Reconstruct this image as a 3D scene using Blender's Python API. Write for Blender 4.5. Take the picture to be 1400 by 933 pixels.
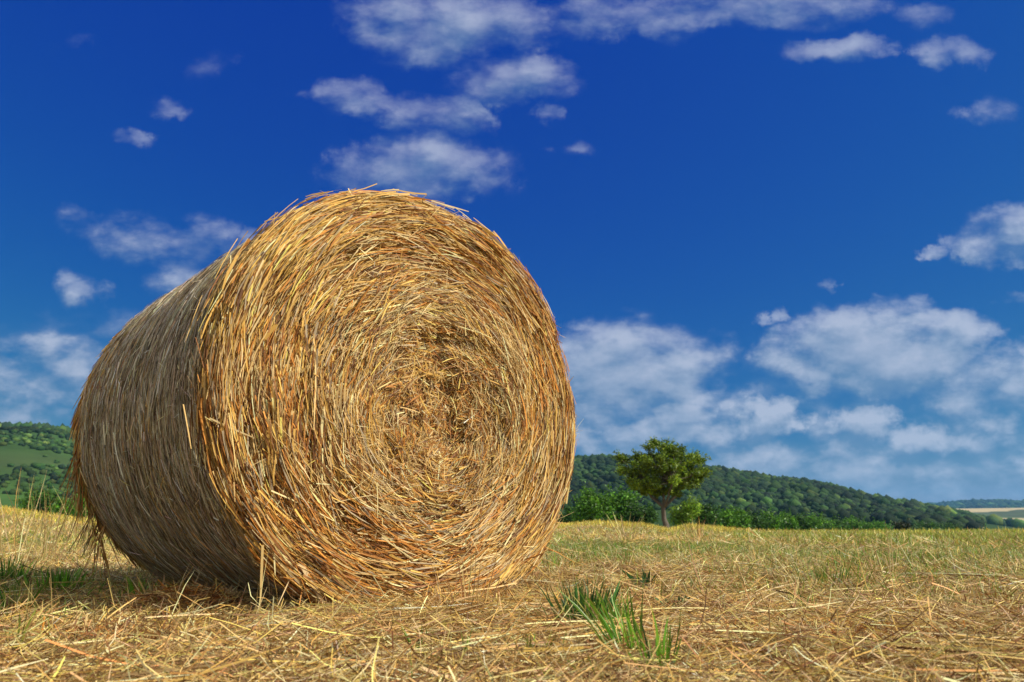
import bpy, math, numpy as np
from mathutils import Matrix, Vector
rad = math.radians
# ------------------------------------------------------------------ scene, camera, light
for o in list(bpy.data.objects): bpy.data.objects.remove(o)
S = bpy.context.scene
COL = S.collection
F_PX, CAM_H = 950.0, 0.258                       # focal length in pixels of a 1400 px wide picture, eye height
PITCH = math.atan(255.5 / F_PX)
cd = bpy.data.cameras.new('camera'); cam = bpy.data.objects.new('camera', cd); COL.objects.link(cam)
cam.location = (0, 0, CAM_H); cam.rotation_euler = (math.pi/2 + PITCH, 0, 0)
cd.sensor_width = 36; cd.lens = F_PX/1400*36; cd.clip_start = .02; cd.clip_end = 12000
cd.dof.use_dof = True; cd.dof.focus_distance = 2.1; cd.dof.aperture_fstop = 7.1
S.camera = cam
SUN_EL, SUN_DX, SUN_DY = rad(41), .945, -.33      # horizontal direction towards the sun
SUN_AZ = math.atan2(SUN_DX, SUN_DY)              # clockwise from +y
sv = Vector((SUN_DX*math.cos(SUN_EL), SUN_DY*math.cos(SUN_EL), math.sin(SUN_EL))).normalized()
sl = bpy.data.lights.new('sun', 'SUN'); sl.energy = 4.8; sl.angle = rad(.5); sl.color = (1, .93, .82)
so = bpy.data.objects.new('sun', sl); COL.objects.link(so); so.location = (5, -3, 9)
so.rotation_euler = sv.to_track_quat('Z', 'Y').to_euler()
vs = S.view_settings; vs.view_transform = 'Standard'; vs.look = 'None'; vs.gamma = 1; vs.use_curve_mapping = False
vs.exposure = 0.25
HAZE = True

def ray(px, py):                                 # a pixel of the photograph -> horizontal-unit direction (x, y, tan elevation)
    x = (px-700)/F_PX; u = -(py-466.5)/F_PX
    d = np.array([x, math.cos(PITCH)-u*math.sin(PITCH), math.sin(PITCH)+u*math.cos(PITCH)])
    return d/np.hypot(d[0], d[1])
SF = np.array([0, math.cos(.26), math.sin(.26)]); SU = np.array([0, -math.sin(.26), math.cos(.26)])   # a tangent plane on the sky dome
def skyuv(px, py):
    d = ray(px, py); k = d @ SF; return d[0]/k, (d @ SU)/k
def azel(px, py):
    d = ray(px, py); return math.atan2(d[0], d[1]), math.atan(d[2])

# ------------------------------------------------------------------ world: sky + clouds
W = bpy.data.worlds.new('World'); S.world = W; W.use_nodes = True
nt = W.node_tree; nt.nodes.clear()
def N(tree, typ, **kw):
    n = tree.nodes.new(typ)
    for k, v in kw.items():
        if k == 'inp':
            for i, val in v.items(): n.inputs[i].default_value = val
        else: setattr(n, k, v)
    return n
def M(tree, op, a, b=None, c=None, clamp=False):
    n = tree.nodes.new('ShaderNodeMath'); n.operation = op; n.use_clamp = clamp
    for i, v in enumerate((a, b, c)):
        if v is None: continue
        if isinstance(v, (int, float)): n.inputs[i].default_value = v
        else: tree.links.new(v, n.inputs[i])
    return n.outputs[0]
# clouds: centre and half sizes in the photograph's pixels, strength; turned into directions on the sky
CL = [(620,35,150,52,.82),(535,15,75,42,.6),(700,110,85,32,.6),(600,150,70,25,.55),(490,130,70,20,.55),(575,225,135,52,.85),(660,245,45,30,.6),
      (860,20,120,30,.62),(1040,5,180,28,.6),(1145,68,85,20,.75),(1300,75,55,25,.7),(1345,155,35,20,.45),(1365,320,75,38,.72),(1275,342,28,10,.6),
      (175,184,36,14,.62),(230,143,38,15,.5),(282,86,30,16,.25),(122,60,14,10,.2),(100,305,30,20,.4),(215,325,90,32,.45),(260,365,60,45,.42),
      (108,400,42,20,.48),(335,328,30,16,.4),(60,510,120,48,.42),(10,560,60,30,.4),(850,510,170,70,.66),(940,530,75,45,.5),(1200,485,165,65,.88),(1290,460,75,32,.6),
      (1370,525,90,50,.62),(1045,572,70,36,.95),(940,580,70,25,.6),(1045,615,50,20,.6),(1190,588,65,30,.85),(1265,606,70,20,.75),(1330,560,60,40,.45),
      (870,612,50,35,.5),(1240,418,32,16,.5),(1060,432,16,12,.5),(1136,395,12,9,.4),(748,157,20,10,.45),(792,198,28,10,.3),(1390,408,24,10,.35),
      (1270,20,35,15,.3),(790,600,45,40,.5),(1100,600,300,80,.20),(1150,650,330,60,.42),(150,450,120,25,.12)]
def cloud_group():
    g = bpy.data.node_groups.new('cloud_field', 'ShaderNodeTree')
    g.interface.new_socket('P', in_out='INPUT', socket_type='NodeSocketVector')
    g.interface.new_socket('D', in_out='OUTPUT', socket_type='NodeSocketFloat')
    gi = g.nodes.new('NodeGroupInput'); go = g.nodes.new('NodeGroupOutput')
    warp = N(g, 'ShaderNodeTexNoise', noise_dimensions='3D', inp={'Scale': 10.0, 'Detail': 6.0, 'Roughness': .62})
    g.links.new(gi.outputs[0], warp.inputs['Vector'])
    sub = N(g, 'ShaderNodeVectorMath', operation='SUBTRACT'); sub.inputs[1].default_value = (.5, .5, .5)
    g.links.new(warp.outputs['Color'], sub.inputs[0])
    mad = N(g, 'ShaderNodeVectorMath', operation='MULTIPLY_ADD'); mad.inputs[1].default_value = (.19, .085, 0)
    g.links.new(sub.outputs[0], mad.inputs[0]); g.links.new(gi.outputs[0], mad.inputs[2])
    acc = None
    for (cx, cy, rx, ry, st) in CL:
        a0, e0 = skyuv(cx, cy); a1, _ = skyuv(cx+rx, cy); a2, _ = skyuv(cx-rx, cy); _, e1 = skyuv(cx, cy-ry); _, e2 = skyuv(cx, cy+ry)
        ra, re = abs(a1-a2)/2*(1.04+.5*(1-st)), abs(e1-e2)/2*(1.08+.5*(1-st)); st = st*(.60 if rx < 50 and cy < 450 else .84 if cy < 430 else .97)
        s = N(g, 'ShaderNodeVectorMath', operation='SUBTRACT'); s.inputs[1].default_value = (a0, e0, 0)
        g.links.new(mad.outputs[0], s.inputs[0])
        m = N(g, 'ShaderNodeVectorMath', operation='MULTIPLY'); m.inputs[1].default_value = (1/ra, 1/re, 0)
        g.links.new(s.outputs[0], m.inputs[0])
        d = N(g, 'ShaderNodeVectorMath', operation='DOT_PRODUCT')
        g.links.new(m.outputs[0], d.inputs[0]); g.links.new(m.outputs[0], d.inputs[1])
        v = M(g, 'MULTIPLY_ADD', d.outputs['Value'], -st*1.15, st*1.15)
        acc = v if acc is None else M(g, 'SMOOTH_MAX', acc, v, .05)
    acc = M(g, 'MAXIMUM', acc, 0.0)
    n2 = N(g, 'ShaderNodeTexNoise', noise_dimensions='3D', inp={'Scale': 20.0, 'Detail': 9.0, 'Roughness': .55})
    st2 = N(g, 'ShaderNodeVectorMath', operation='MULTIPLY'); st2.inputs[1].default_value = (.55, 1, 1)
    g.links.new(gi.outputs[0], st2.inputs[0]); g.links.new(st2.outputs[0], n2.inputs['Vector'])
    vo = N(g, 'ShaderNodeTexVoronoi', feature='F1', normalize=True, inp={'Scale': 26.0, 'Detail': 3.0, 'Roughness': .55})
    w2 = N(g, 'ShaderNodeVectorMath', operation='MULTIPLY_ADD'); w2.inputs[1].default_value = (.035, .035, .0)
    g.links.new(n2.outputs['Color'], w2.inputs[0]); g.links.new(st2.outputs[0], w2.inputs[2]); g.links.new(w2.outputs[0], vo.inputs['Vector'])
    nn = M(g, 'MULTIPLY_ADD', n2.outputs['Fac'], 1.8, -.80)
    nn = M(g, 'ADD', nn, M(g, 'MULTIPLY_ADD', vo.outputs['Distance'], -.9, .25))
    gate = M(g, 'MULTIPLY', acc, 4.0, clamp=True)
    nn = M(g, 'MULTIPLY', M(g, 'MULTIPLY', nn, gate), M(g, 'MULTIPLY_ADD', M(g, 'MINIMUM', acc, 1.0), -.55, 1.15))
    dd = M(g, 'ADD', acc, nn)
    g.links.new(M(g, 'MAXIMUM', dd, 0.0), go.inputs[0])
    return g
cg = cloud_group()
tc = N(nt, 'ShaderNodeTexCoord'); sx = N(nt, 'ShaderNodeSeparateXYZ'); nt.links.new(tc.outputs['Generated'], sx.inputs[0])
X, Y, Z = sx.outputs
az = M(nt, 'ARCTAN2', X, Y); el = M(nt, 'ARCSINE', Z)
def dotc(v):
    n = N(nt, 'ShaderNodeVectorMath', operation='DOT_PRODUCT'); n.inputs[1].default_value = tuple(v); nt.links.new(tc.outputs['Generated'], n.inputs[0]); return n.outputs['Value']
fw = dotc(SF); fwc = M(nt, 'MAXIMUM', fw, .12)
cb = N(nt, 'ShaderNodeCombineXYZ'); nt.links.new(M(nt, 'DIVIDE', X, fwc), cb.inputs[0]); nt.links.new(M(nt, 'DIVIDE', dotc(SU), fwc), cb.inputs[1])
g1 = N(nt, 'ShaderNodeGroup', node_tree=cg); nt.links.new(cb.outputs[0], g1.inputs[0])
off = N(nt, 'ShaderNodeVectorMath', operation='ADD'); off.inputs[1].default_value = (.012, .024, 0)
nt.links.new(cb.outputs[0], off.inputs[0])
g2 = N(nt, 'ShaderNodeGroup', node_tree=cg); nt.links.new(off.outputs[0], g2.inputs[0])
sky = N(nt, 'ShaderNodeTexSky', sky_type='NISHITA', sun_disc=False, sun_elevation=SUN_EL, sun_rotation=SUN_AZ,
        altitude=300, air_density=1.0, dust_density=.6, ozone_density=3.0)
SKY_STR = .10
# a polarising filter: deeper, purer blue (a power curve per channel)
ss = N(nt, 'ShaderNodeSeparateColor'); nt.links.new(sky.outputs[0], ss.inputs[0]); gm = N(nt, 'ShaderNodeCombineColor')
for ch, (k_, p_) in enumerate(((1.5, 3.2), (.43, 1.30), (.375, .22))):
    v = M(nt, 'MULTIPLY', ss.outputs[ch], .1); v = M(nt, 'POWER', v, p_); nt.links.new(M(nt, 'MULTIPLY', v, k_*10), gm.inputs[ch])
# cloud colour: bright towards the sun, grey-blue base
lit = M(nt, 'SUBTRACT', g1.outputs[0], g2.outputs[0])
lit = M(nt, 'MULTIPLY_ADD', lit, 1.25, .42, clamp=True)
cc = N(nt, 'ShaderNodeMix', data_type='RGBA'); nt.links.new(lit, cc.inputs[0])
cc.inputs[6].default_value = (1.25, 2.25, 3.8, 1); cc.inputs[7].default_value = (4.3, 4.8, 6.0, 1)
dens = N(nt, 'ShaderNodeMapRange', interpolation_type='SMOOTHSTEP', inp={'From Min': .03, 'From Max': .80, 'To Min': 0.0, 'To Max': .87})
nt.links.new(g1.outputs[0], dens.inputs['Value'])
thin = N(nt, 'ShaderNodeMapRange', interpolation_type='SMOOTHSTEP', inp={'From Min': .18, 'From Max': .5, 'To Min': .80, 'To Max': 1.25})
nt.links.new(el, thin.inputs['Value']); nt.links.new(thin.outputs[0], dens.inputs['From Max'])      # high clouds are thinner
cap = N(nt, 'ShaderNodeMapRange', inp={'From Min': .18, 'From Max': .5, 'To Min': .88, 'To Max': .76}); nt.links.new(el, cap.inputs['Value']); nt.links.new(cap.outputs[0], dens.inputs['To Max'])
# unseen white cloud added behind the photographer and overhead as neutral fill light
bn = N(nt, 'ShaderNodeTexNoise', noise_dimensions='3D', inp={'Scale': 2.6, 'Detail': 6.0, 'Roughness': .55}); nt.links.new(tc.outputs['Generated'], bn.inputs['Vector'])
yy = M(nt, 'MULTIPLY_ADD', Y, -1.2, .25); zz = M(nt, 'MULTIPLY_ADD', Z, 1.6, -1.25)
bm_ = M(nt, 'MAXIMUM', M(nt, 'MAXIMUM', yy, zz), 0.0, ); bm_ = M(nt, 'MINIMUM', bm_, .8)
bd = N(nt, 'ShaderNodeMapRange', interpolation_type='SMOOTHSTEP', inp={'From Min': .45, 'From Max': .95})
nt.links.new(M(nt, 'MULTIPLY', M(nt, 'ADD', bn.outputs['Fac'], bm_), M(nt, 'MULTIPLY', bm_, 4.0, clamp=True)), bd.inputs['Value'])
m1 = N(nt, 'ShaderNodeMix', data_type='RGBA'); nt.links.new(dens.outputs[0], m1.inputs[0]); nt.links.new(gm.outputs[0], m1.inputs[6]); nt.links.new(cc.outputs[2], m1.inputs[7])
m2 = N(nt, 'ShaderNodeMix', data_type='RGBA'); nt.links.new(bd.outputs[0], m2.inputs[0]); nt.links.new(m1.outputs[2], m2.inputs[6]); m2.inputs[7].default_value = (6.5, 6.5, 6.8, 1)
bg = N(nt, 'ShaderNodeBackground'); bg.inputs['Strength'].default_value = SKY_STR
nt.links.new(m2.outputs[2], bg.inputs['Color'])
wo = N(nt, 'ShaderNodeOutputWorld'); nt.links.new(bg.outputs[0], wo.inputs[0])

# ------------------------------------------------------------------ helpers
rng = np.random.default_rng(11)
_T = np.random.default_rng(5).random((256, 256))
def vnoise(x, y):
    x = np.asarray(x, float); y = np.asarray(y, float)
    xi = np.floor(x).astype(int); yi = np.floor(y).astype(int); fx = x-xi; fy = y-yi
    fx = fx*fx*(3-2*fx); fy = fy*fy*(3-2*fy)
    t = lambda i, j: _T[(xi+i) % 256, (yi+j) % 256]
    return (t(0,0)*(1-fx)+t(1,0)*fx)*(1-fy)+(t(0,1)*(1-fx)+t(1,1)*fx)*fy
def fbm(x, y, o=4):
    s = 0; a = .5; n = 0
    for i in range(o):
        s = s+a*vnoise(x*2**i+17.3*i, y*2**i+5.1*i); n += a; a *= .5
    return s/n-.5                                 # about -.5 .. .5
def sst(a, b, x):
    t = np.clip((x-a)/(b-a), 0, 1); return t*t*(3-2*t)
def norm(v): return v/np.maximum(np.linalg.norm(v, axis=-1, keepdims=True), 1e-9)

def mesh_np(name, V, Fq, mat, col=None, parent=None, loc=None, smooth=False, k=4):
    me = bpy.data.meshes.new(name); V = np.asarray(V, np.float32).reshape(-1, 3); Fq = np.asarray(Fq, np.int32).reshape(-1, k)
    me.vertices.add(len(V)); me.vertices.foreach_set('co', V.ravel())
    me.loops.add(Fq.size); me.loops.foreach_set('vertex_index', Fq.ravel())
    me.polygons.add(len(Fq)); me.polygons.foreach_set('loop_start', np.arange(0, Fq.size, k, dtype=np.int32))
    me.polygons.foreach_set('loop_total', np.full(len(Fq), k, np.int32))
    if smooth: me.polygons.foreach_set('use_smooth', np.ones(len(Fq), bool))
    if col is not None:
        a = me.color_attributes.new('Col', 'FLOAT_COLOR', 'POINT')
        c = np.ones((len(V), 4), np.float32); c[:, :3] = col; a.data.foreach_set('color', c.ravel())
    me.update(calc_edges=True); me.materials.append(mat)
    o = bpy.data.objects.new(name, me); COL.objects.link(o)
    if parent: o.parent = parent
    if loc is not None: o.location = loc
    return o
def tag(o, label=None, cat=None, group=None, kind=None):
    for k, v in (('label', label), ('category', cat), ('group', group), ('kind', kind)):
        if v: o[k] = v
    return o
def empty(name, loc, rz=0):
    o = bpy.data.objects.new(name, None); COL.objects.link(o); o.location = loc; o.rotation_euler = (0, 0, rz); o.empty_display_size = .2
    return o

TT = {3: np.array([-.5, -.17, .17, .5]), 2: np.array([-.5, 0, .5]), 4: np.array([-.5, -.25, 0, .25, .5])}
def ribbons(P, D, C, L, Wd, Nv, col, roll=.9, seg=3, taper=(1, 1, 1, .55)):
    """curved strips: centre P, direction D, curvature vector C, length L, width Wd, facing Nv"""
    n = len(P); t = TT[seg]; m = len(t)
    L = np.broadcast_to(L, n).reshape(n, 1, 1); Wd = np.broadcast_to(Wd, n).reshape(n, 1, 1)
    D = norm(D); tt = t.reshape(1, m, 1)
    pts = P[:, None] + D[:, None]*L*tt + C[:, None]*(L*tt)**2*.5
    tan = norm(D[:, None] + C[:, None]*L*tt)
    Nn = norm(Nv + rng.normal(size=(n, 3))*roll)
    side = norm(np.cross(tan, Nn[:, None]))
    tp = np.asarray(taper, float).reshape(1, m, 1)
    a = pts+side*Wd*.5*tp; b = pts-side*Wd*.5*tp
    V = np.stack([a, b], 2).reshape(-1, 3)        # n, m, 2
    base = (np.arange(n)*m*2)[:, None]
    Fq = np.concatenate([np.stack([base[:, 0]+2*i, base[:, 0]+2*i+1, base[:, 0]+2*i+3, base[:, 0]+2*i+2], 1) for i in range(m-1)], 0)
    cv = np.repeat(col, m*2, axis=0)
    return V, Fq, cv
class Acc:
    def __init__(s): s.V = []; s.F = []; s.C = []; s.n = 0
    def add(s, VFC):
        V, F, C = VFC; s.V.append(V); s.F.append(F+s.n); s.C.append(C); s.n += len(V)
    def build(s, name, mat, parent=None, loc=None, origin=None, smooth=False, k=4):
        V = np.concatenate(s.V)
        if origin is not None: V = V-np.asarray(origin)
        return mesh_np(name, V, np.concatenate(s.F), mat, np.concatenate(s.C), parent, loc, smooth, k)
def pal(n, cols, w, jit=.12):
    cols = np.array(cols); i = rng.choice(len(cols), n, p=np.array(w)/sum(w))
    c = cols[i]*np.exp(rng.normal(size=(n, 1))*jit*1.6)*(1+rng.normal(size=(n, 3))*jit*.4)
    return np.clip(c, .01, .85)
GOLD, TAN, ORANGE, PALE, GREY, BROWN = (.62, .37, .085), (.54, .365, .14), (.47, .195, .035), (.73, .55, .26), (.36, .28, .17), (.20, .085, .028)
LEAFG, DRYG, OLIVE = (.10, .22, .018), (.26, .27, .04), (.17, .19, .03)

def mat_attr(name, rough=.55, transl=.0, spec=.35, noise=None, bump=None):
    m = bpy.data.materials.new(name); m.use_nodes = True; t = m.node_tree; b = t.nodes['Principled BSDF']; out = t.nodes['Material Output']
    at = N(t, 'ShaderNodeAttribute', attribute_name='Col'); c = at.outputs['Color']
    if noise:
        sc, amt = noise
        co = N(t, 'ShaderNodeTexCoord'); nz = N(t, 'ShaderNodeTexNoise', inp={'Scale': sc, 'Detail': 6.0, 'Roughness': .65}); t.links.new(co.outputs['Object'], nz.inputs['Vector'])
        f = M(t, 'MULTIPLY_ADD', nz.outputs['Fac'], amt*2, 1-amt)
        vm = N(t, 'ShaderNodeVectorMath', operation='SCALE'); t.links.new(c, vm.inputs[0]); t.links.new(f, vm.inputs['Scale']); c = vm.outputs[0]
        if bump:
            bp = N(t, 'ShaderNodeBump', inp={'Strength': bump[0], 'Distance': bump[1]}); t.links.new(nz.outputs['Fac'], bp.inputs['Height']); t.links.new(bp.outputs[0], b.inputs['Normal'])
    t.links.new(c, b.inputs['Base Color']); b.inputs['Roughness'].default_value = rough; b.inputs['Specular IOR Level'].default_value = spec
    if transl:
        tr = N(t, 'ShaderNodeBsdfTranslucent'); t.links.new(c, tr.inputs[0]); mx = N(t, 'ShaderNodeMixShader'); mx.inputs[0].default_value = transl
        t.links.new(b.outputs[0], mx.inputs[1]); t.links.new(tr.outputs[0], mx.inputs[2]); t.links.new(mx.outputs[0], out.inputs[0])
    return m
M_STRAW = mat_attr('straw', .62, .14, .25); M_BLADE = mat_attr('grass_blade', .42, .35, .4); M_LEAF = mat_attr('leaf', .5, .3, .35)
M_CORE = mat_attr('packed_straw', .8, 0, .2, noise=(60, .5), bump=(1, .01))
M_SOIL = mat_attr('soil_and_thatch', .9, 0, .1, noise=(9, .45), bump=(.6, .02))
M_HILL = mat_attr('hill_grass', .9, 0, .1, noise=(.05, .35), bump=(.5, 2))
M_BARK = mat_attr('bark', .85, 0, .2, noise=(14, .45), bump=(.8, .03))
M_CANOPY = mat_attr('forest_canopy', .8, 0, .15, noise=(1.6, .6), bump=(1, .5))
M_TWINE = mat_attr('net_twine', .4, .2, .4)

# ------------------------------------------------------------------ terrain
CREST = [(-400,690),(0,699),(60,707),(130,716),(300,721),(700,722),(770,719),(815,715.5),(880,719),(915,726),(945,719.5),(985,724),(1050,727.5),(1200,728),(1400,726.5),(1800,724)]
CA = np.array([azel(x, 722)[0] for x, y in CREST]); CE = np.array([ray(x, y)[2] for x, y in CREST])
RIDGE = [(-700,650),(-300,610),(-100,598),(0,597),(50,599),(108,609),(300,612),(600,620),(785,637),(840,635),(900,640),(960,647),(1010,654),(1060,663),(1120,668),(1200,688),(1260,698),(1300,706),(1340,716),(1400,724),(2000,724)]
RA = np.array([azel(x, 722)[0] for x, y in RIDGE]); RE = np.array([ray(x, y)[2] for x, y in RIDGE])
FAR = [(-700,700),(1200,700),(1285,692),(1320,689),(1360,687),(1400,689),(1500,686),(2100,690)]
FA = np.array([azel(x, 722)[0] for x, y in FAR]); FE = np.array([ray(x, y)[2] for x, y in FAR])
CR = 30.0
def ground_z(x, y):
    x = np.asarray(x, float); y = np.asarray(y, float); r = np.hypot(x, y); a = np.arctan2(x, y)
    z = .04 + .035*fbm(x*1.1+3, y*1.1, 3)*sst(.3, 2, r)
    z = z + .25*fbm(x*.12, y*.12, 2)*sst(8, 30, r)*(1-sst(24, 30, r))*.4
    crest = (CAM_H + np.interp(a, CA, CE)*CR) - .04
    ahead = sst(-.3, .3, y/np.maximum(r, .01))
    z = z + crest*sst(5, CR, r)*(.3+.7*ahead)
    z = z - 2.6*sst(CR+6, 130, r)
    # hills
    nr = .26+np.interp(a, RA, RE)*720 + 3
    hill = nr*sst(190, 720, r)*(1-.75*sst(760, 1500, r))*(1+.16*fbm(x/160., y/160., 3)*(1-sst(560, 700, r))*sst(260, 400, r))
    fld = 52*sst(900, 2300, r)
    fr = np.interp(a, FA, FE)*3600
    far = fr*sst(2500, 3600, r)
    return z + np.where(r > 190, np.maximum(np.maximum(np.maximum(hill, 0), fld*sst(900,1100,r)), far), 0)

def lerp(a, b, t): return a*(1-t[..., None])+b*t[..., None]
def polar(r0, r1, nr, azs):
    rr = np.geomspace(r0, r1, nr); A, R_ = np.meshgrid(azs, rr)
    x = R_*np.sin(A); y = R_*np.cos(A); z = ground_z(x, y)
    V = np.stack([x, y, z], -1).reshape(-1, 3); na = len(azs)
    i, j = np.meshgrid(np.arange(nr-1), np.arange(na-1), indexing='ij'); b = (i*na+j).ravel()
    return V, np.stack([b, b+na, b+na+1, b+1], 1), R_.ravel(), A.ravel()
azs = np.concatenate([np.linspace(-math.pi, -1.1, 60)[:-1], np.linspace(-1.1, 1.1, 700)[:-1], np.linspace(1.1, math.pi, 60)])
V, Fq, R_, A_ = polar(.05, 200, 300, azs)
gn = fbm(V[:, 0]*.35, V[:, 1]*.35, 3)
c = lerp(np.array([.15, .085, .035]), np.array([.32, .22, .08]), np.clip(.5+gn*1.5+.3*sst(4, 14, R_), 0, 1))
def greenness(x, y):                             # where living grass shows between the straw
    r = np.hypot(x, y); a = np.arctan2(x, y)
    g = .42+1.9*fbm(x*.55+9, y*.55, 3) + .25*sst(3.0, 8, r)*sst(-.05, .2, a)
    g = g + .55*sst(8, 14, r)*sst(.35, .5, a)
    g = g - .35*(1-sst(1.6, 2.6, r))*sst(.0, .5, a) - .3*(1-sst(2, 3.4, r))*sst(-.05, -.35, a)
    g = g - .35*np.exp(-((r-4.6)/1.1)**2)*sst(.15, .3, a)      # windrow of dry hay on the right
    g = g + .14*sst(1.8, 4.5, r)*(1-sst(8, 12, r))
    return np.clip(g, 0, 1)
c = lerp(c, np.array([.12, .15, .03]), greenness(V[:, 0], V[:, 1])*.8*(1-.5*sst(12, 30, R_)))
c = lerp(c, np.array([.20, .26, .03]), sst(18, 26, R_)*sst(.38, .5, A_)*.8)
c = lerp(c, np.array([.12, .19, .03]), sst(34, 60, R_)*.7)
tag(mesh_np('ground', V, Fq, M_SOIL, c, smooth=True), kind='structure')
V, Fq, R_, A_ = polar(200, 5000, 170, azs)
px = np.interp(A_, CA, [k[0] for k in CREST])
n1 = fbm(V[:, 0]/90, V[:, 1]/90, 4); n2 = fbm(V[:, 0]/230+7, V[:, 1]/230, 3)
g0 = np.array([.036, .075, .015]); c = lerp(g0*.6, g0*1.5, np.clip(.5+n1*2.2, 0, 1))
left = 1-sst(120, 300, px)
c = lerp(c, np.array([.036, .078, .018])*(1+1.3*n1[:, None]+1.2*fbm(V[:, 0]/22, V[:, 1]/60, 3)[:, None]), left*sst(490, 560, R_)*(1-sst(650, 680, R_))*.75)
c = lerp(c, np.array([.10, .07, .03]), left*sst(70, 88, px)*np.exp(-((R_-590)/22)**2)*.8)
c = lerp(c, np.array([.06, .05, .028]), left*np.exp(-((R_-430)/30)**2)*np.clip(.5+n2*3, 0, 1)*.7)
c = lerp(c, np.array([.20, .26, .05]), sst(20, 60, px)*(1-sst(120, 160, px))*np.exp(-((R_-280)/28)**2)*.9)
fieldm = sst(1200, 1300, R_)*(1-sst(2300, 2500, R_))
c = lerp(c, np.array([.50, .40, .20]), fieldm*(sst(-.02, .0, n2)*.85+.1))
c = lerp(c, np.array([.05, .09, .03]), sst(2400, 2600, R_))
tag(mesh_np('hills', V, Fq, M_HILL, c, smooth=True), kind='structure')

# ------------------------------------------------------------------ far woods (one mass each)
def ico(sub=2):
    import bmesh
    bm = bmesh.new(); bmesh.ops.create_icosphere(bm, subdivisions=sub, radius=1)
    V = np.array([v.co[:] for v in bm.verts]); Fi = np.array([[v.index for v in f.verts] for f in bm.faces]); bm.free(); return V, Fi
IV, IF = ico(1)
_I2 = ico(2)
def blob_variants(k=24):
    out = []
    for i in range(k):
        d = IV.copy(); o = i*13.7
        r = 1+.55*fbm(d[:, 0]*2.2+o, d[:, 1]*2.2+d[:, 2]*1.7, 3)+.35*fbm(d[:, 0]*5+o, d[:, 2]*5+d[:, 1]*4, 2)+rng.normal(size=len(d))*.13
        d = d*r[:, None]; out.append(d)
    return out
BV = blob_variants()
def wood(name, xy, rad_, hmul, cols, w, label):
    n = len(xy); z = ground_z(xy[:, 0], xy[:, 1]); vi = rng.integers(0, len(BV), n); Vs = []; 
    h = rad_*hmul
    for i in range(n):
        b = BV[vi[i]]; a = rng.random()*6.28; ca, sa = math.cos(a), math.sin(a)
        v = np.stack([(b[:, 0]*ca-b[:, 1]*sa)*rad_[i], (b[:, 0]*sa+b[:, 1]*ca)*rad_[i], b[:, 2]*h[i]], 1)
        v[:, 0] += xy[i, 0]; v[:, 1] += xy[i, 1]; v[:, 2] += z[i]+h[i]*.55; Vs.append(v)
    V = np.concatenate(Vs); nf = len(IV); Fi = (IF[None]+(np.arange(n)*nf)[:, None, None]).reshape(-1, 3)
    c = np.repeat(pal(n, cols, w, .16)*np.exp(2.4*fbm(xy[:, 0]/60, xy[:, 1]/60, 3))[:, None], nf, 0)
    return tag(mesh_np(name, V, Fi, M_CANOPY, c, k=3), label, 'forest', kind='stuff')
def scatter(px0, px1, r0, r1, n):
    a0, a1 = azel(px0, 722)[0], azel(px1, 722)[0]; a = rng.uniform(a0, a1, n); r = np.sqrt(rng.uniform(r0*r0, r1*r1, n))
    return np.stack([r*np.sin(a), r*np.cos(a)], 1), a, r
xy, a, r = scatter(560, 1400, 330, 748, 26000)
pxx = np.interp(a, RA, [k[0] for k in RIDGE])
keep = (pxx < 1345-(rng.random(len(r))*10)) & (rng.random(len(r)) < (.30+.7*sst(-.1, .06, fbm(xy[:, 0]/70, xy[:, 1]/70, 3)))+sst(640, 700, r))
xy = xy[keep]; FOR = [(.018, .042, .010), (.028, .060, .012), (.012, .028, .010), (.050, .080, .016)]
wood('hill_forest', xy, rng.uniform(1.3, 2.9, len(xy))*np.where(np.hypot(*xy.T) < 480, .75, 1)*rng.choice([.8, 1, 1, 1.6], len(xy)), .9, FOR, (4, 3, 3, 1), 'dark green wooded hillside sloping down to the right behind the lone tree')
xy, a, r = scatter(-300, 320, 650, 760, 2600)
wood('ridge_forest', xy, rng.uniform(2.2, 4.2, len(xy)), 1.2, FOR, (4, 2, 4, 1), 'dark strip of trees along the top of the left hill')
xy, a, r = scatter(1050, 1900, 2600, 3700, 6000)
wood('distant_forest', xy, rng.uniform(7, 16, len(xy)), .8, FOR, (4, 2, 4, 0), 'far bluish wooded ridge on the horizon at the right')
xy, a, r = scatter(1318, 1420, 700, 1150, 120)
k = rng.random(len(r)) < .8
wood('valley_trees', xy[k], rng.uniform(4, 7, k.sum()), .9, FOR, (3, 3, 2, 1), 'dark low trees in the valley before the pale fields')
xy, a, r = scatter(-300, 320, 335, 640, 3600)
k = (fbm(xy[:, 0]/45+2, xy[:, 1]/70, 3) > .09)+(rng.random(len(r)) < .05)+((r < 400)*(np.interp(a, RA, [q[0] for q in RIDGE]) > 40)*(rng.random(len(r)) < .6)); xy = xy[k]
wood('hillside_scrub', xy, rng.uniform(1, 2.2, len(xy)), .8, FOR, (2, 4, 2, 2), 'scrubby trees low on the green left hillside')

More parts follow.
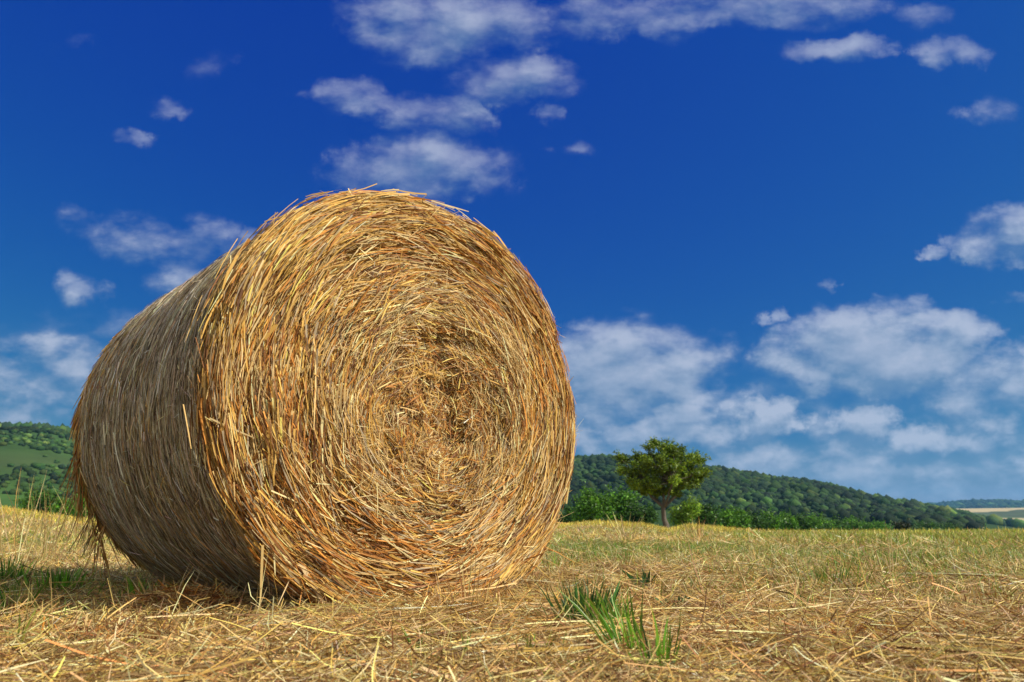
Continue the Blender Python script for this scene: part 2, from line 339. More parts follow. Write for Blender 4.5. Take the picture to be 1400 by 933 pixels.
# ------------------------------------------------------------------ trees and bushes
def tube(pts, rr, col, k=7):
    pts = np.array(pts, float); n = len(pts); tg = norm(np.gradient(pts, axis=0)); up = np.array([.31, .17, .94])
    u = norm(np.cross(tg, np.where(abs(tg @ up)[:, None] > .95, np.array([1., 0, 0]), up))); v = np.cross(tg, u)
    an = np.arange(k)*2*math.pi/k
    V = pts[:, None]+(u[:, None]*np.cos(an)[None, :, None]+v[:, None]*np.sin(an)[None, :, None])*np.array(rr).reshape(-1, 1, 1)*(1+.12*rng.normal(size=(n, k, 1)))
    i, j = np.meshgrid(np.arange(n-1), np.arange(k), indexing='ij'); b = i*k; Fq = np.stack([b+j, b+(j+1) % k, b+k+(j+1) % k, b+k+j], -1).reshape(-1, 4)
    return V.reshape(-1, 3), Fq, np.tile(np.array(col), (n*k, 1))*np.ones((1, 3))
def leaves(P, size, cols, w, jit=.2, out=None):
    n = len(P); D = rng.normal(size=(n, 3)); D[:, 2] *= .6; Nv = rng.normal(size=(n, 3))
    if out is not None: Nv = Nv*.7+out
    L = size*rng.uniform(.7, 1.4, n)
    return ribbons(P, D, rng.normal(size=(n, 3))*.3/size, L, L*rng.uniform(.45, .8, n), Nv, pal(n, cols, w, jit), roll=.2, seg=2, taper=(.25, 1, .2))
def branchy(root, H, spread, nlimb, base_r, crown_c, crown_r, seed, ntip, tip_r, leaf, nleaf, cols, w, name, label, cat, group=None, bark=(.12, .10, .075), fork=.3, extra=None, sprig=1):
    """a tree: trunk with limbs reaching towards the points of an uneven crown, leaf clumps round the limb ends"""
    global rng
    keep, rng = rng, np.random.default_rng(seed)
    e = empty(name, root); A = Acc(); B = Acc(); fk = np.array([rng.normal()*.012*H, rng.normal()*.012*H, H*fork])
    A.add(tube([(0, 0, -.3), (0, 0, .06*H), fk*.55+rng.normal(size=3)*.01*H, fk], [base_r*1.5, base_r*1.05, base_r*.85, base_r*.8], bark, 9))
    tips = []
    while len(tips) < ntip:
        d = rng.normal(size=3); d /= np.linalg.norm(d); q = rng.random()**.4
        p = np.array(crown_c)+d*np.array(crown_r)*q
        if p[2] < crown_c[2]-crown_r[2]*.85: continue
        tips.append(p)
    tips = np.array(tips)
    if extra is not None: tips = np.concatenate([tips, np.array(extra)])
    hubs = []
    for i in range(nlimb):
        an = i*6.283/nlimb+rng.normal()*.25; t = np.array([math.cos(an)*spread*.5, math.sin(an)*spread*.5, H*(fork+.22+.08*rng.random())])
        m = fk*.5+t*.5+np.array([0, 0, -.03*H]); A.add(tube([fk*.97, m, t], [base_r*.62, base_r*.45, base_r*.33], bark, 7)); hubs.append(t)
    hubs.append(np.array([0, 0, H*(fork+.32)])); A.add(tube([fk, fk*.4+hubs[-1]*.6, hubs[-1]], [base_r*.6, base_r*.42, base_r*.3], bark, 7))
    hubs = np.array(hubs)
    for t in tips:
        h = hubs[np.argmin(np.linalg.norm(hubs-t, axis=1))]; m = h*.5+t*.5+rng.normal(size=3)*.03*H
        A.add(tube([h, m, t], [base_r*.26, base_r*.15, base_r*.05], bark, 5))
    nl = rng.multinomial(nleaf, np.ones(len(tips))/len(tips)*1.0)
    for t, k in zip(tips, nl):
        s = tip_r*rng.uniform(.65, 1.25); d = norm(rng.normal(size=(k, 3))); q = rng.random((k, 1))**.45
        sub = np.array([1, 1, .72]); P = t+d*q*s*sub*(1+.5*fbm(d[:, 0]*2+t[0], d[:, 1]*2+d[:, 2], 2)[:, None]*2)
        B.add(leaves(P, leaf, np.array(cols)*np.exp(rng.normal()*.22), w, .15, out=d*.8))
        for _ in range(sprig):                    # ragged leafy shoots beyond the clump
            u = norm(np.array([t[0]*.5, t[1]*.5, .6])+rng.normal(size=3)*.5); q2 = rng.uniform(.2, 1.6, 26)[:, None]*tip_r
            B.add(leaves(t+u*q2+rng.normal(size=(26, 3))*tip_r*.14, leaf*.9, cols, w, .15))
            A.add(tube([t, t+u*tip_r*1.5], [base_r*.05, base_r*.02], bark, 4))
    A.build('trunk', M_BARK, e)
    B.build('crown', M_LEAF, e)
    tag(e, label, cat, group); rng = keep
    return e
def at(px, r):
    a = azel(px, 722)[0]; x, y = r*math.sin(a), r*math.cos(a); return (x, y, float(ground_z(x, y)))
RT = 34.0; p = at(911, RT)
H = RT*(ray(911, 605)[2]-ray(911, 728)[2])
wpx = RT/F_PX*1.02
ex = [((x-911)*wpx, yy_, (728-y)*RT/F_PX*1.06) for x, y, yy_ in ((858,640,.4),(862,655,.2),(872,662,.1),(962,645,0),(960,660,.2),(950,670,-.2),(880,668,.3),(900,676,-.5),(925,672,.3),(912,682,-.3))]
branchy(p, H, 2.2, 4, .125, (-.05, 0, H*.655), (2.0, 1.85, H*.31), 8, 120, .28, .085, 33000, [(.15, .24, .010), (.22, .29, .014), (.08, .14, .012)], (4, 3, 3), 'fruit_tree',
        'lone round crowned tree with forked grey trunk standing at the field edge', 'tree', fork=.25, extra=ex, sprig=3)
def bush(px, base_y, top_y, wpx_, r, seed, col, label, group=None, name='bush', nleaf=3800):
    p = list(at(px, r)); zb = CAM_H+ray(px, base_y)[2]*r; p[2] = min(p[2], zb)
    top = CAM_H+ray(px, top_y)[2]*r; H = (top-p[2]); w_ = wpx_/F_PX*r*.5*.95
    branchy(tuple(p), H, w_*1.2, 3, .07*H/3, (0, 0, H*.52), (max(w_-.35, .2), max(w_-.35, .2)*.9, H*.40), seed, 26, .17*H+.12*w_, .05*H+.04, nleaf, col, (4, 3, 2), name, label, 'bush' if name == 'bush' else 'tree', group, fork=.12)
GB = [(.08, .20, .012), (.12, .27, .015), (.045, .11, .012)]; GD = [(.05, .12, .014), (.07, .16, .015), (.025, .07, .012)]; GY = [(.17, .29, .014), (.22, .33, .02), (.10, .19, .012)]
bush(812, 720, 672, 62, 58, 21, GB, 'broad leafy green bush just right of the bale')
bush(850, 720, 671, 60, 62, 22, GB, 'rounded leafy bush left of the lone tree, below its crown')
bush(783, 718, 690, 40, 66, 27, GD, 'low dark bush half hidden by the right rim of the bale')
bush(878, 722, 686, 44, 60, 23, GD, 'dark low bush directly left of the lone tree trunk')
bush(938, 722, 682, 46, 56, 24, GY, 'bright yellow green bush directly right of the lone tree trunk')
ordn = ['first', 'second', 'third', 'fourth', 'fifth', 'sixth', 'seventh', 'eighth', 'ninth', 'tenth']
for i, x in enumerate((966, 990, 1013, 1035, 1056, 1076, 1095, 1112, 1128, 1143)):
    bush(x, 727, 690+i*2.0+(i % 3), 38-i*1.6, 66+i*6, 40+i, GB if i % 3 else GD, f'{ordn[i]} bushy green tree from the left in the row right of the lone tree', 'row of small trees right of the lone tree', name='hedgerow_tree', nleaf=2600)
bush(1237, 729, 713, 26, 90, 61, [(.03, .045, .015), (.05, .05, .02), (.02, .03, .012)], 'small very dark bush alone on the right field edge')
bush(1128, 729, 719, 20, 70, 62, GD, 'tiny dark bush at the field edge below the end of the tree row')
bush(1345, 729, 722, 16, 120, 63, GD, 'little green bush near the right end of the field edge')
for i, (x, t, w_, r_, cl, lb) in enumerate([(1170,706,36,150,GB,'low bright green bush first past the end of the tree row'),(1200,709,34,160,GB,'low green bush second past the end of the tree row'),(1268,713,34,170,GD,'low dark green bush right of the very dark bush'),(1300,716,30,180,GD,'farthest low green bush at the foot of the wooded hill')]):
    bush(x, 729, t, w_, r_, 70+i, cl, lb)
bush(55, 715, 668, 52, 60, 31, GD, 'dark green bush beyond the golden slope, leftmost of three')
bush(84, 720, 684, 36, 58, 32, GB, 'small dark bush beyond the golden slope, middle of three')
bush(112, 722, 674, 46, 62, 33, GB, 'dark green bush beside the left edge of the bale')

# ------------------------------------------------------------------ the bale
YAW = .7493; BC = np.array([-.2563, 2.0352, .6334]); BL = 1.2
bale = empty('hay_bale', (BC[0], BC[1], 0.0), YAW)
tag(bale, 'large round bale of golden straw resting on the mown field', 'hay bale')
TH = np.radians([-171,-155,-147,-140,-131,-110,-90,-75,-65,-55,-45,-36,-23,-16,-4,14,29,45,57,73,90,98,115,130,142,150,160,177])
RR = np.array([.648,.640,.638,.640,.655,.635,.625,.625,.631,.651,.664,.672,.676,.666,.655,.653,.655,.640,.627,.622,.632,.637,.638,.652,.659,.659,.664,.652])
def Rp(th, y):                                    # bale radius at angle and depth along the axis
    th = (th+math.pi) % (2*math.pi)-math.pi
    b = np.interp(th, np.concatenate([TH-2*math.pi, TH, TH+2*math.pi]), np.tile(RR, 3))-.025
    back = .640+.012*np.cos(2*th+.4)
    t = sst(.1, .9, y); r = b*(1-t)+back*t
    r = r*(1-.014*np.exp(-((y-.12)/.04)**2)+.008*np.sin(y*9+th*1.5)) + .016*fbm(th*2.5, y*5, 3) + .010*fbm(th*.8, y*26, 2)
    r = r-.022*np.exp(-np.maximum(y, 0)/.012) - .035*np.exp(-np.maximum(BL-y, 0)/.03)
    return r
def l2w(v): return v
# spiral centre seen in the face
d = ray(592, 572); a_ = np.array([-math.sin(YAW), math.cos(YAW), 0]); s_ = np.array([math.cos(YAW), math.sin(YAW), 0])
kk = ((BC-np.array([0, 0, CAM_H])) @ a_)/(d @ a_); pc = np.array([0, 0, CAM_H])+d*kk-BC; SC = np.array([pc @ s_, pc[2]])
def face_pt(px, py):
    d = ray(px, py); k = ((BC-np.array([0, 0, CAM_H])) @ a_)/(d @ a_); q = np.array([0, 0, CAM_H])+d*k-BC; return np.array([q @ s_, q[2]])
def face_y(s, z):                                 # relief of the sawn-off end; smaller = towards the viewer
    rho = np.hypot(s-SC[0], z-SC[1]); rb = np.hypot(s, z); th = np.arctan2(z-SC[1], s-SC[0])
    y = -.035*fbm(s*3+1, z*3, 3)*1.6 - .05*fbm(rho*14, th*1.4+rho*3, 3) - .03*fbm(s*11, z*11, 2)
    y = y + .022*np.exp(-(rho/.14)**2) + .02*sst(.59, .66, rb)**2 - .015*np.exp(-((rho-.3)/.08)**2)
    h = face_pt(640, 607); y = y + .035*np.exp(-(((s-h[0])/.08)**2+((z-h[1])/.025)**2))
    h = face_pt(565, 690); y = y + .04*np.exp(-(((s-h[0])/.03)**2+((z-h[1])/.06)**2))
    h = face_pt(590, 465); y = y + .02*np.exp(-(((s-h[0])/.12)**2+((z-h[1])/.03)**2))
    return y
# solid core just under the straw
nt_, ny_ = 180, 40
ths = np.linspace(-math.pi, math.pi, nt_, endpoint=False); Vc = []; 
for y in np.linspace(.0, BL, ny_):
    r = Rp(ths, np.full(nt_, y))-.012; Vc.append(np.stack([r*np.cos(ths), np.full(nt_, y+.02), r*np.sin(ths)], 1))
Vc[0][:, 1] = face_y(Vc[0][:, 0], Vc[0][:, 2])+.03
rings = []
for q in np.linspace(.98, .02, 26):
    v = Vc[0].copy(); v[:, 0] *= q; v[:, 2] *= q; v[:, 1] = face_y(v[:, 0], v[:, 2])+.022; rings.append(v)
tail = []
for q in np.linspace(.95, .02, 10):
    v = Vc[-1].copy(); v[:, 0] *= q; v[:, 2] *= q; tail.append(v)
allr = rings[::-1]+Vc+tail; n_ = len(allr); V = np.concatenate(allr); V[:, 2] += BC[2]
i, j = np.meshgrid(np.arange(n_-1), np.arange(nt_), indexing='ij'); b = i*nt_
Fq = np.stack([b+j, b+nt_+j, b+nt_+(j+1) % nt_, b+(j+1) % nt_], -1).reshape(-1, 4)
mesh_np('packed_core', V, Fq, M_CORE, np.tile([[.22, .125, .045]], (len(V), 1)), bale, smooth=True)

# --- end face: bundles of straw laid round the spiral
E_ = Acc()
def face_straws(nb, per, Lm, Ws, layer, lift, jit_scale=1.0, rmin=0, rmax=1.0, cmul=1.0, lj=.25):
    th = rng.uniform(-math.pi, math.pi, nb); q = np.sqrt(rng.uniform(rmin**2, rmax**2, nb)); rb = Rp(th, np.full(nb, .06))*q
    s = rb*np.cos(th); z = rb*np.sin(th)
    s = np.repeat(s, per)+rng.normal(size=nb*per)*.016; z = np.repeat(z, per)+rng.normal(size=nb*per)*.016
    rho0 = np.hypot(s-SC[0], z-SC[1]); qb = np.hypot(s, z)/.65
    t = sst(.25, .9, qb)                          # blend the centre of turning from the spiral eye to the bale axis
    cx = SC[0]*(1-t); cz = SC[1]*(1-t); dx = s-cx; dz = z-cz; rho = np.maximum(np.hypot(dx, dz), .05)
    rx, rz = dx/rho, dz/rho
    sd = (.145-.08*sst(.75, .95, qb)+.95*np.exp(-(rho0/.13)**2)+.20*np.exp(-(rho0/.33)**2))*jit_scale
    ang = np.repeat(rng.normal(size=nb), per)*sd + rng.normal(size=nb*per)*sd*.55 + fbm(s*5, z*5, 2)*.9*np.exp(-(rho0/.4)**2)+ .10*fbm(s*3+4, z*3, 2)
    tx, tz = -rz, rx
    Dx = tx*np.cos(ang)-tz*np.sin(ang)*-1*0+rx*np.sin(ang); Dz = tz*np.cos(ang)+rz*np.sin(ang)
    n = nb*per; D = np.stack([Dx, rng.normal(size=n)*.07, Dz], 1)
    L = Lm*np.exp(rng.normal(size=n)*.35)*(.42+.58*sst(.05, .45, rho0)); L = np.minimum(L, .9*rho+.07)
    L = np.where(qb > .86, np.minimum(L, .13), L); L = np.minimum(L, .03+.5*np.maximum(1.02-qb, 0)+.10)
    cur = -np.stack([rx, 0*rx, rz], 1)/np.maximum(rho, .12)[:, None]*np.exp(-(ang/.5)**2)[:, None]+rng.normal(size=(n, 3))*np.array([1, .6, 1])*(1.6+2*np.exp(-(rho0/.2)**2))[:, None]
    y = face_y(s, z)-np.repeat(rng.normal(size=nb), per)*layer*.5-rng.random(n)*layer-lift
    # colour regions: burnt orange lower left and far right edge, pale inner ring, olive-gold left
    thb = np.arctan2(z, s)
    o = np.clip(.5+2.2*fbm(s*2.2+5, z*2.2, 3), 0, 1)
    w_or = .12+.7*np.exp(-(rho0/.2)**2)+.9*np.exp(-((thb+2.2)/.75)**2)*sst(.3, .8, qb)+.9*np.exp(-((thb-.5)/.65)**2)*sst(.5, .9, qb)+.25*o
    w_pa = .9*np.exp(-((rho0-.30)/.10)**2)+.5*np.exp(-((thb+.9)/.55)**2)*sst(.3, .7, qb)+.15
    w_go = .9*np.exp(-((thb-2.4)/.8)**2)*sst(.5, .9, qb)+.55
    w_tn = .6+.4*np.exp(-(rho0/.35)**2)
    w_br = .14+.12*np.exp(-(rho0/.2)**2)+.15*w_or
    w_gr = .10+.25*np.exp(-((rho0-.27)/.08)**2)
    Wt = np.stack([w_go, w_tn, w_or, w_pa*.6, w_gr*.6, w_br*1.5], 1); Wt = Wt.reshape(nb, per, 6)[:, 0]; Wt /= Wt.sum(1, keepdims=True)
    pick = (rng.random(nb)[:, None] > np.cumsum(Wt, 1)).sum(1).clip(0, 5)
    base = np.array([GOLD, TAN, ORANGE, PALE, GREY, BROWN])[pick]; base = np.repeat(base, per, 0)
    other = np.array([GOLD, TAN, ORANGE, PALE, GREY, BROWN])[rng.integers(0, 6, n)]
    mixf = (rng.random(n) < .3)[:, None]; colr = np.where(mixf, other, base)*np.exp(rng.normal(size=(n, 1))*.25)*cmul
    P = np.stack([s, y, z+BC[2]], 1)
    keep = z+BC[2] > -.01
    return ribbons(P[keep], D[keep], cur[keep], L[keep], (Ws*np.exp(rng.normal(size=n)*.35))[keep], np.tile([0, -1., 0], (keep.sum(), 1)), np.clip(colr, .01, .8)[keep], roll=lj*2)
E_.add(face_straws(8500, 6, .15, .0021, .012, -.018, 1.0, cmul=.36))  # lowest layer, colour darkened to stand for shade in the gaps
E_.add(face_straws(7000, 6, .11, .0019, .022, -.006, 1.0))
E_.add(face_straws(4600, 5, .095, .0024, .020, .006, 1.1, cmul=1.08))
E_.add(face_straws(2100, 4, .08, .0032, .016, .008, 1.3, rmin=.45, cmul=1.08))
E_.add(face_straws(3600, 5, .07, .0014, .018, .006, 2.6, rmax=.55))
E_.add(face_straws(2600, 5, .10, .0020, .014, .008, 1.2, rmax=.5, cmul=1.1))
E_.add(face_straws(6000, 2, .026, .0014, .018, .008, 4.0))          # broken bits
E_.add(face_straws(900, 1, .10, .0018, .012, .018, 5.0))            # stray cross pieces
E_.add(face_straws(2600, 5, .115, .0024, .018, .006, .9, rmin=.68, rmax=.965))
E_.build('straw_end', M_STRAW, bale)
# individual stems the photograph shows plainly
def stem(x0, y0, x1, y1, w, col, out=.03, bend=.0):
    a = face_pt(x0, y0); b = face_pt(x1, y1); m = (a+b)/2; ya = face_y(*a)-out; yb = face_y(*b)-out
    P = np.array([[m[0], (ya+yb)/2, m[1]+BC[2]]]); D = np.array([[b[0]-a[0], yb-ya, b[1]-a[1]]]); L = np.linalg.norm(D)
    K = Acc(); K.add(ribbons(P, D, np.array([[0, 0, bend]]), L, w, np.array([[0, -1., 0]]), np.array([col]), roll=.1)); K.build('loose_stem', M_STRAW, bale)
for q in [(592,462,628,535,.006,(.22,.075,.03),.03,.6),(680,532,716,503,.006,(.26,.11,.04),.035,0),(612,715,618,802,.006,(.55,.27,.06),.03,.3),(478,452,540,505,.004,(.3,.14,.06),.03,0),
          (401,768,430,824,.011,(.62,.45,.22),.035,.1),(346,745,348,822,.006,(.60,.42,.16),.05,0),(588,240+35,640,290,.004,PALE,.03,0),(405,395,398,332,.005,(.5,.3,.1),.03,0),
          (470,262,500,330,.004,PALE,.03,0),(447,340,500,310,.008,(.62,.36,.10),.03,0),(380,440,400,395,.009,(.6,.4,.14),.03,0),(652,735,660,690,.005,PALE,.03,0),(690,620,700,545,.004,PALE,.03,0),
          (540,320,620,300,.007,(.6,.34,.09),.03,-.3),(580,330,615,352,.008,(.35,.15,.05),.03,0),(640,345,665,378,.008,(.5,.28,.08),.03,0),(430,660,470,700,.007,(.6,.4,.18),.03,0),(520,700,600,790,.003,PALE,.03,.6)]:
    stem(*q)

# --- rolled side: fine weathered straw wound round the bale
E_ = Acc()
def side_straws(nb, per, Lm, Ws, lift, sd, cmul=1, y0=-.01, y1=BL+.02):
    th = rng.uniform(-math.pi, math.pi, nb); th = np.where((th > -1.35) & (th < .9) & (rng.random(nb) < .6), rng.uniform(1.2, 4.2, nb), th)
    y = rng.uniform(y0, y1, nb); n = nb*per
    th = np.repeat(th, per)+rng.normal(size=n)*.05; y = np.repeat(y, per)+rng.normal(size=n)*.008
    r = Rp(th, np.clip(y, 0, BL))+lift+rng.random(n)*.008+.004*fbm(y*60, th*3, 2)
    ang = np.repeat(rng.normal(size=nb)*sd, per)+rng.normal(size=n)*sd
    er = np.stack([np.cos(th), 0*th, np.sin(th)], 1); et = np.stack([-np.sin(th), 0*th, np.cos(th)], 1); ea = np.array([[0, 1., 0]])
    D = et*np.cos(ang)[:, None]+ea*np.sin(ang)[:, None]+er*rng.normal(size=(n, 1))*.025
    P = er*r[:, None]+ea*y[:, None]; P[:, 2] += BC[2]
    L = Lm*np.exp(rng.normal(size=n)*.35); C = -er/r[:, None]+rng.normal(size=(n, 3))*.3
    edge = np.exp(-np.maximum(y, 0)/.018)+.6*np.exp(-np.maximum(BL-y, 0)/.06)
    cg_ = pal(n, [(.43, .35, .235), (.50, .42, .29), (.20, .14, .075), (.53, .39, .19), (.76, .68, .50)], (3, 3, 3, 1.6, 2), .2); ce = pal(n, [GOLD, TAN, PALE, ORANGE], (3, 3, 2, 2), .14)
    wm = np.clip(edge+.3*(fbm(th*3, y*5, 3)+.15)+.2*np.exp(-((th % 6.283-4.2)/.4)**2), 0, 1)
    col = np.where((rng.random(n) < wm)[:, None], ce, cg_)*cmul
    k = P[:, 2] > -.01
    return ribbons(P[k], D[k], C[k], L[k], (Ws*np.exp(rng.normal(size=n)*.3))[k], er[k], col[k], roll=.45)
E_.add(side_straws(8000, 5, .13, .0022, -.012, .10, .5))  # under layer, shade between the straws put into its colour
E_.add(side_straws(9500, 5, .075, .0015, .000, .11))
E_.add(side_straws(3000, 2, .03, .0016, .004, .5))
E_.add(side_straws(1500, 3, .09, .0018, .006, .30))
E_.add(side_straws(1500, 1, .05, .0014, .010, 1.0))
E_.build('rolled_side', M_STRAW, bale)

# --- frayed straw: bristles on the silhouette, rear fringe, hanging wisps
E_ = Acc()
def bristles(n, y_fun, Lr, outw, W_, cols, w, th0=-math.pi, th1=math.pi, ay=.6):
    th = rng.uniform(th0, th1, n); y = y_fun(n); r = Rp(th, np.clip(y, 0, BL))+.002
    er = np.stack([np.cos(th), 0*th, np.sin(th)], 1); et = np.stack([-np.sin(th), 0*th, np.cos(th)], 1); ea = np.array([[0, 1., 0]])
    D = et*rng.choice([-1, 1], (n, 1))+er*outw*rng.random((n, 1))+ea*rng.normal(size=(n, 1))*ay
    L = rng.uniform(*Lr, n); D = norm(D); P = er*r[:, None]+ea*y[:, None]+D*L[:, None]*.4; P[:, 2] += BC[2]
    k = P[:, 2] > .03
    return ribbons(P[k], D[k], (rng.normal(size=(n, 3))*2.5)[k], L[k], rng.uniform(W_*.6, W_*1.4, n)[k], er[k], pal(n, cols, w)[k])
E_.add(bristles(900, lambda n: rng.uniform(-.02, .06, n), (.02, .07), .8, .0018, [PALE, GOLD, TAN], (2, 2, 2)))
E_.add(bristles(700, lambda n: rng.uniform(0, BL, n), (.015, .05), .8, .0015, [PALE, GREY, TAN], (2, 2, 2)))
# rear rim fringe standing off the edge, swept back down
n = 1500; th = rng.uniform(1.2, 4.0, n); y = BL+rng.normal(size=n)*.03-.01; r = Rp(th, np.full(n, BL-.1))-.005
er = np.stack([np.cos(th), 0*th, np.sin(th)], 1); et = np.stack([-np.sin(th), 0*th, np.cos(th)], 1); ea = np.array([[0, 1., 0]])
D = norm(et+er*rng.uniform(-.02, .16, (n, 1))+ea*rng.uniform(-.1, .5, (n, 1))); L = rng.uniform(.05, .13, n)
P = er*r[:, None]+ea*y[:, None]+D*L[:, None]*.3; P[:, 2] += BC[2]
E_.add(ribbons(P, D, -er*1.5, L, rng.uniform(.002, .005, n), er, pal(n, [GOLD, ORANGE, TAN, BROWN], (3, 2, 3, 2))))
# wisps hanging from the rear rim
for k in range(16):
    n = int(rng.integers(5, 14)); th = rng.uniform(3.25, 3.85); r = float(Rp(np.array([th]), np.array([BL-.1]))[0])
    o = np.array([r*math.cos(th), BL+.01+rng.normal()*.03, r*math.sin(th)+BC[2]]); L = rng.uniform(.12, .26)*rng.uniform(.7, 1, n)
    D = np.tile([[.02, 0, -1.]], (n, 1))+rng.normal(size=(n, 3))*np.array([.16, .16, .0])+rng.normal(size=3)*np.array([.15, .1, 0])
    P = o+norm(D)*L[:, None]*.45+rng.normal(size=(n, 3))*.006
    E_.add(ribbons(P, D, rng.normal(size=(n, 3))*1.2, L, rng.uniform(.0018, .004, n), np.tile([[-1., -.4, 0]], (n, 1)), pal(n, [ORANGE, BROWN, TAN, OLIVE], (3, 3, 3, 1))))
# straws sticking out at the base and over the front lip
n = 90; th = rng.uniform(-2.4, -.6, n); r = Rp(th, np.full(n, .05))-.02
er = np.stack([np.cos(th), 0*th, np.sin(th)], 1); D = norm(er*.3+np.array([[0, -.7, -.2]])+rng.normal(size=(n, 3))*.6); L = rng.uniform(.05, .16, n)
P = er*r[:, None]+np.array([[0, -.01, 0]])+D*L[:, None]*.3; P[:, 2] += BC[2]; k = P[:, 2] > .03
E_.add(ribbons(P[k], D[k], (rng.normal(size=(n, 3))*2)[k], L[k], rng.uniform(.0015, .0035, n)[k], np.tile([[0, -1., .2]], (k.sum(), 1)), pal(n, [GOLD, PALE, ORANGE], (2, 3, 2))[k]))
E_.build('frayed_straw', M_STRAW, bale)
# pale frayed twine knot on the right rim and the pale twine along the lower right edge
E_ = Acc()
def along_rim(t0, t1, n, L_, W_, spread, cols, outw=.01, y0=.01):
    th = rng.uniform(t0, t1, n); r = Rp(th, np.full(n, .12))+outw+rng.normal(size=n)*spread*.5
    er = np.stack([np.cos(th), 0*th, np.sin(th)], 1); et = np.stack([-np.sin(th), 0*th, np.cos(th)], 1)
    P = er*r[:, None]+np.array([[0, 1., 0]])*(y0+rng.normal(size=(n, 1))*spread); P[:, 2] += BC[2]
    D = et+rng.normal(size=(n, 3))*spread*9
    E_.add(ribbons(P, D, -er*1.5, rng.uniform(.5, 1.3, n)*L_, W_, np.tile([[0, -1., 0]], (n, 1)), pal(n, cols, [1]*len(cols), .06)))
TW = [(.62, .62, .50), (.52, .56, .48), (.70, .68, .52)]
along_rim(-.20, .02, 90, .09, .0016, .012, TW, -.005)
E_.build('frayed_twine', M_TWINE, bale); E_ = Acc()
along_rim(-1.0, -.1, 160, .12, .0016, .006, TW, -.012, .015)
E_.build('frayed_twine', M_TWINE, bale); E_ = Acc()
along_rim(2.2, 4.2, 130, .12, .0014, .007, TW+[GREY], -.010, .03)
E_.build('frayed_twine', M_TWINE, bale); E_ = Acc()
n = 70; a = face_pt(771, 592); th = rng.uniform(.2, 1.1, n)
P = np.stack([a[0]+rng.normal(size=n)*.030, np.full(n, .0)-rng.random(n)*.03, a[1]+BC[2]+rng.normal(size=n)*.012], 1); P[:, 2] += (P[:, 0]-a[0])*.5
E_.add(ribbons(P, np.stack([np.cos(th), -.1*np.ones(n), np.sin(th)], 1), rng.normal(size=(n, 3))*6, .06, .0016, np.tile([[0, -1., 0]], (n, 1)), pal(n, TW, [1, 1, 1], .05)))
E_.build('frayed_twine', M_TWINE, bale)

# ------------------------------------------------------------------ mown straw, stubble and grass on the ground (uncountable)
def in_bale(x, y, mrg=0.0):
    dx = x-BC[0]; dy = y-BC[1]; ls = dx*math.cos(YAW)+dy*math.sin(YAW); la = -dx*math.sin(YAW)+dy*math.cos(YAW)
    return (la > -.0-mrg) & (la < BL+mrg) & (abs(ls) < .28+mrg)
def field(n, r0, r1, a0=-.95, a1=.95, p=1.0):
    a = rng.uniform(a0, a1, n); u = rng.random(n); r = r0*(r1/r0)**(u**p); x = r*np.sin(a); y = r*np.cos(a)
    k = ~in_bale(x, y); return x[k], y[k], r[k]
def lying(n, r0, r1, Lr, W_, cols, w, pitch=.12, zj=.02, p=1.0, bias=.6, dens=None, curl=1.6):
    x, y, r = field(n, r0, r1, p=p)
    if dens is not None: k = rng.random(len(x)) < dens(x, y); x, y, r = x[k], y[k], r[k]
    n = len(x); clump = fbm(x*1.6, y*1.6, 2)*5+fbm(x*.5, y*.5, 2)*3
    an = np.where(rng.random(n) < bias, clump+rng.normal(size=n)*.35, rng.uniform(0, 6.283, n))
    D = np.stack([np.cos(an), np.sin(an)*.8, rng.normal(size=n)*pitch], 1); L = rng.uniform(*Lr, n)*np.exp(rng.normal(size=n)*.3)
    z = ground_z(x, y)+rng.random(n)*zj+np.abs(D[:, 2])*L*.4
    hum = .05*np.maximum(fbm(x*3.1+40, y*3.1, 3), 0)*(r < 9)*sst(1.0, 1.5, r)
    P = np.stack([x, y, z+hum*rng.random(n)], 1)
    return ribbons(P, D, rng.normal(size=(n, 3))*curl, L, W_*np.exp(rng.normal(size=n)*.3)*(1+r*.06), np.tile([[0, 0, 1.]], (n, 1)), pal(n, cols, w, .2), roll=.8)
HAY = [(.56, .39, .14), (.72, .58, .28), (.62, .41, .10), (.44, .24, .07), (.19, .095, .032), (.43, .31, .13)]
G = Acc()
G.add(lying(90000, .75, 3.4, (.015, .07), .0013, HAY, (4, 1.5, 3, 2.5, 7.5, 3), .35, .03, .85, curl=9))
G.add(lying(14000, .75, 3.6, (.04, .13), .0016, HAY, (4, 3, 3, 1.5, 2, 3), .12, .035, .85, .7, curl=2))
G.add(lying(1100, .85, 4, (.12, .26), .0023, HAY, (3, 4, 2, 1, 1, 1), .04, .045, .8, .7, curl=.4))
G.add(lying(60000, 3, 9, (.03, .12), .0020, HAY, (4, 3, 2, 1.5, 3, 3), .25, .03, .9, curl=3, dens=lambda x, y: 1-.75*greenness(x, y)))
G.add(lying(28000, 8, 31, (.06, .18), .004, HAY, (4, 3, 4, 1, 1.5, 3), .4, .04, .8, dens=lambda x, y: 1-.7*greenness(x, y)))
G.build('cut_straw', M_STRAW).name = 'cut_straw'
tag(bpy.data.objects['cut_straw'], 'loose dry cut straw covering the mown field', 'straw', kind='stuff')
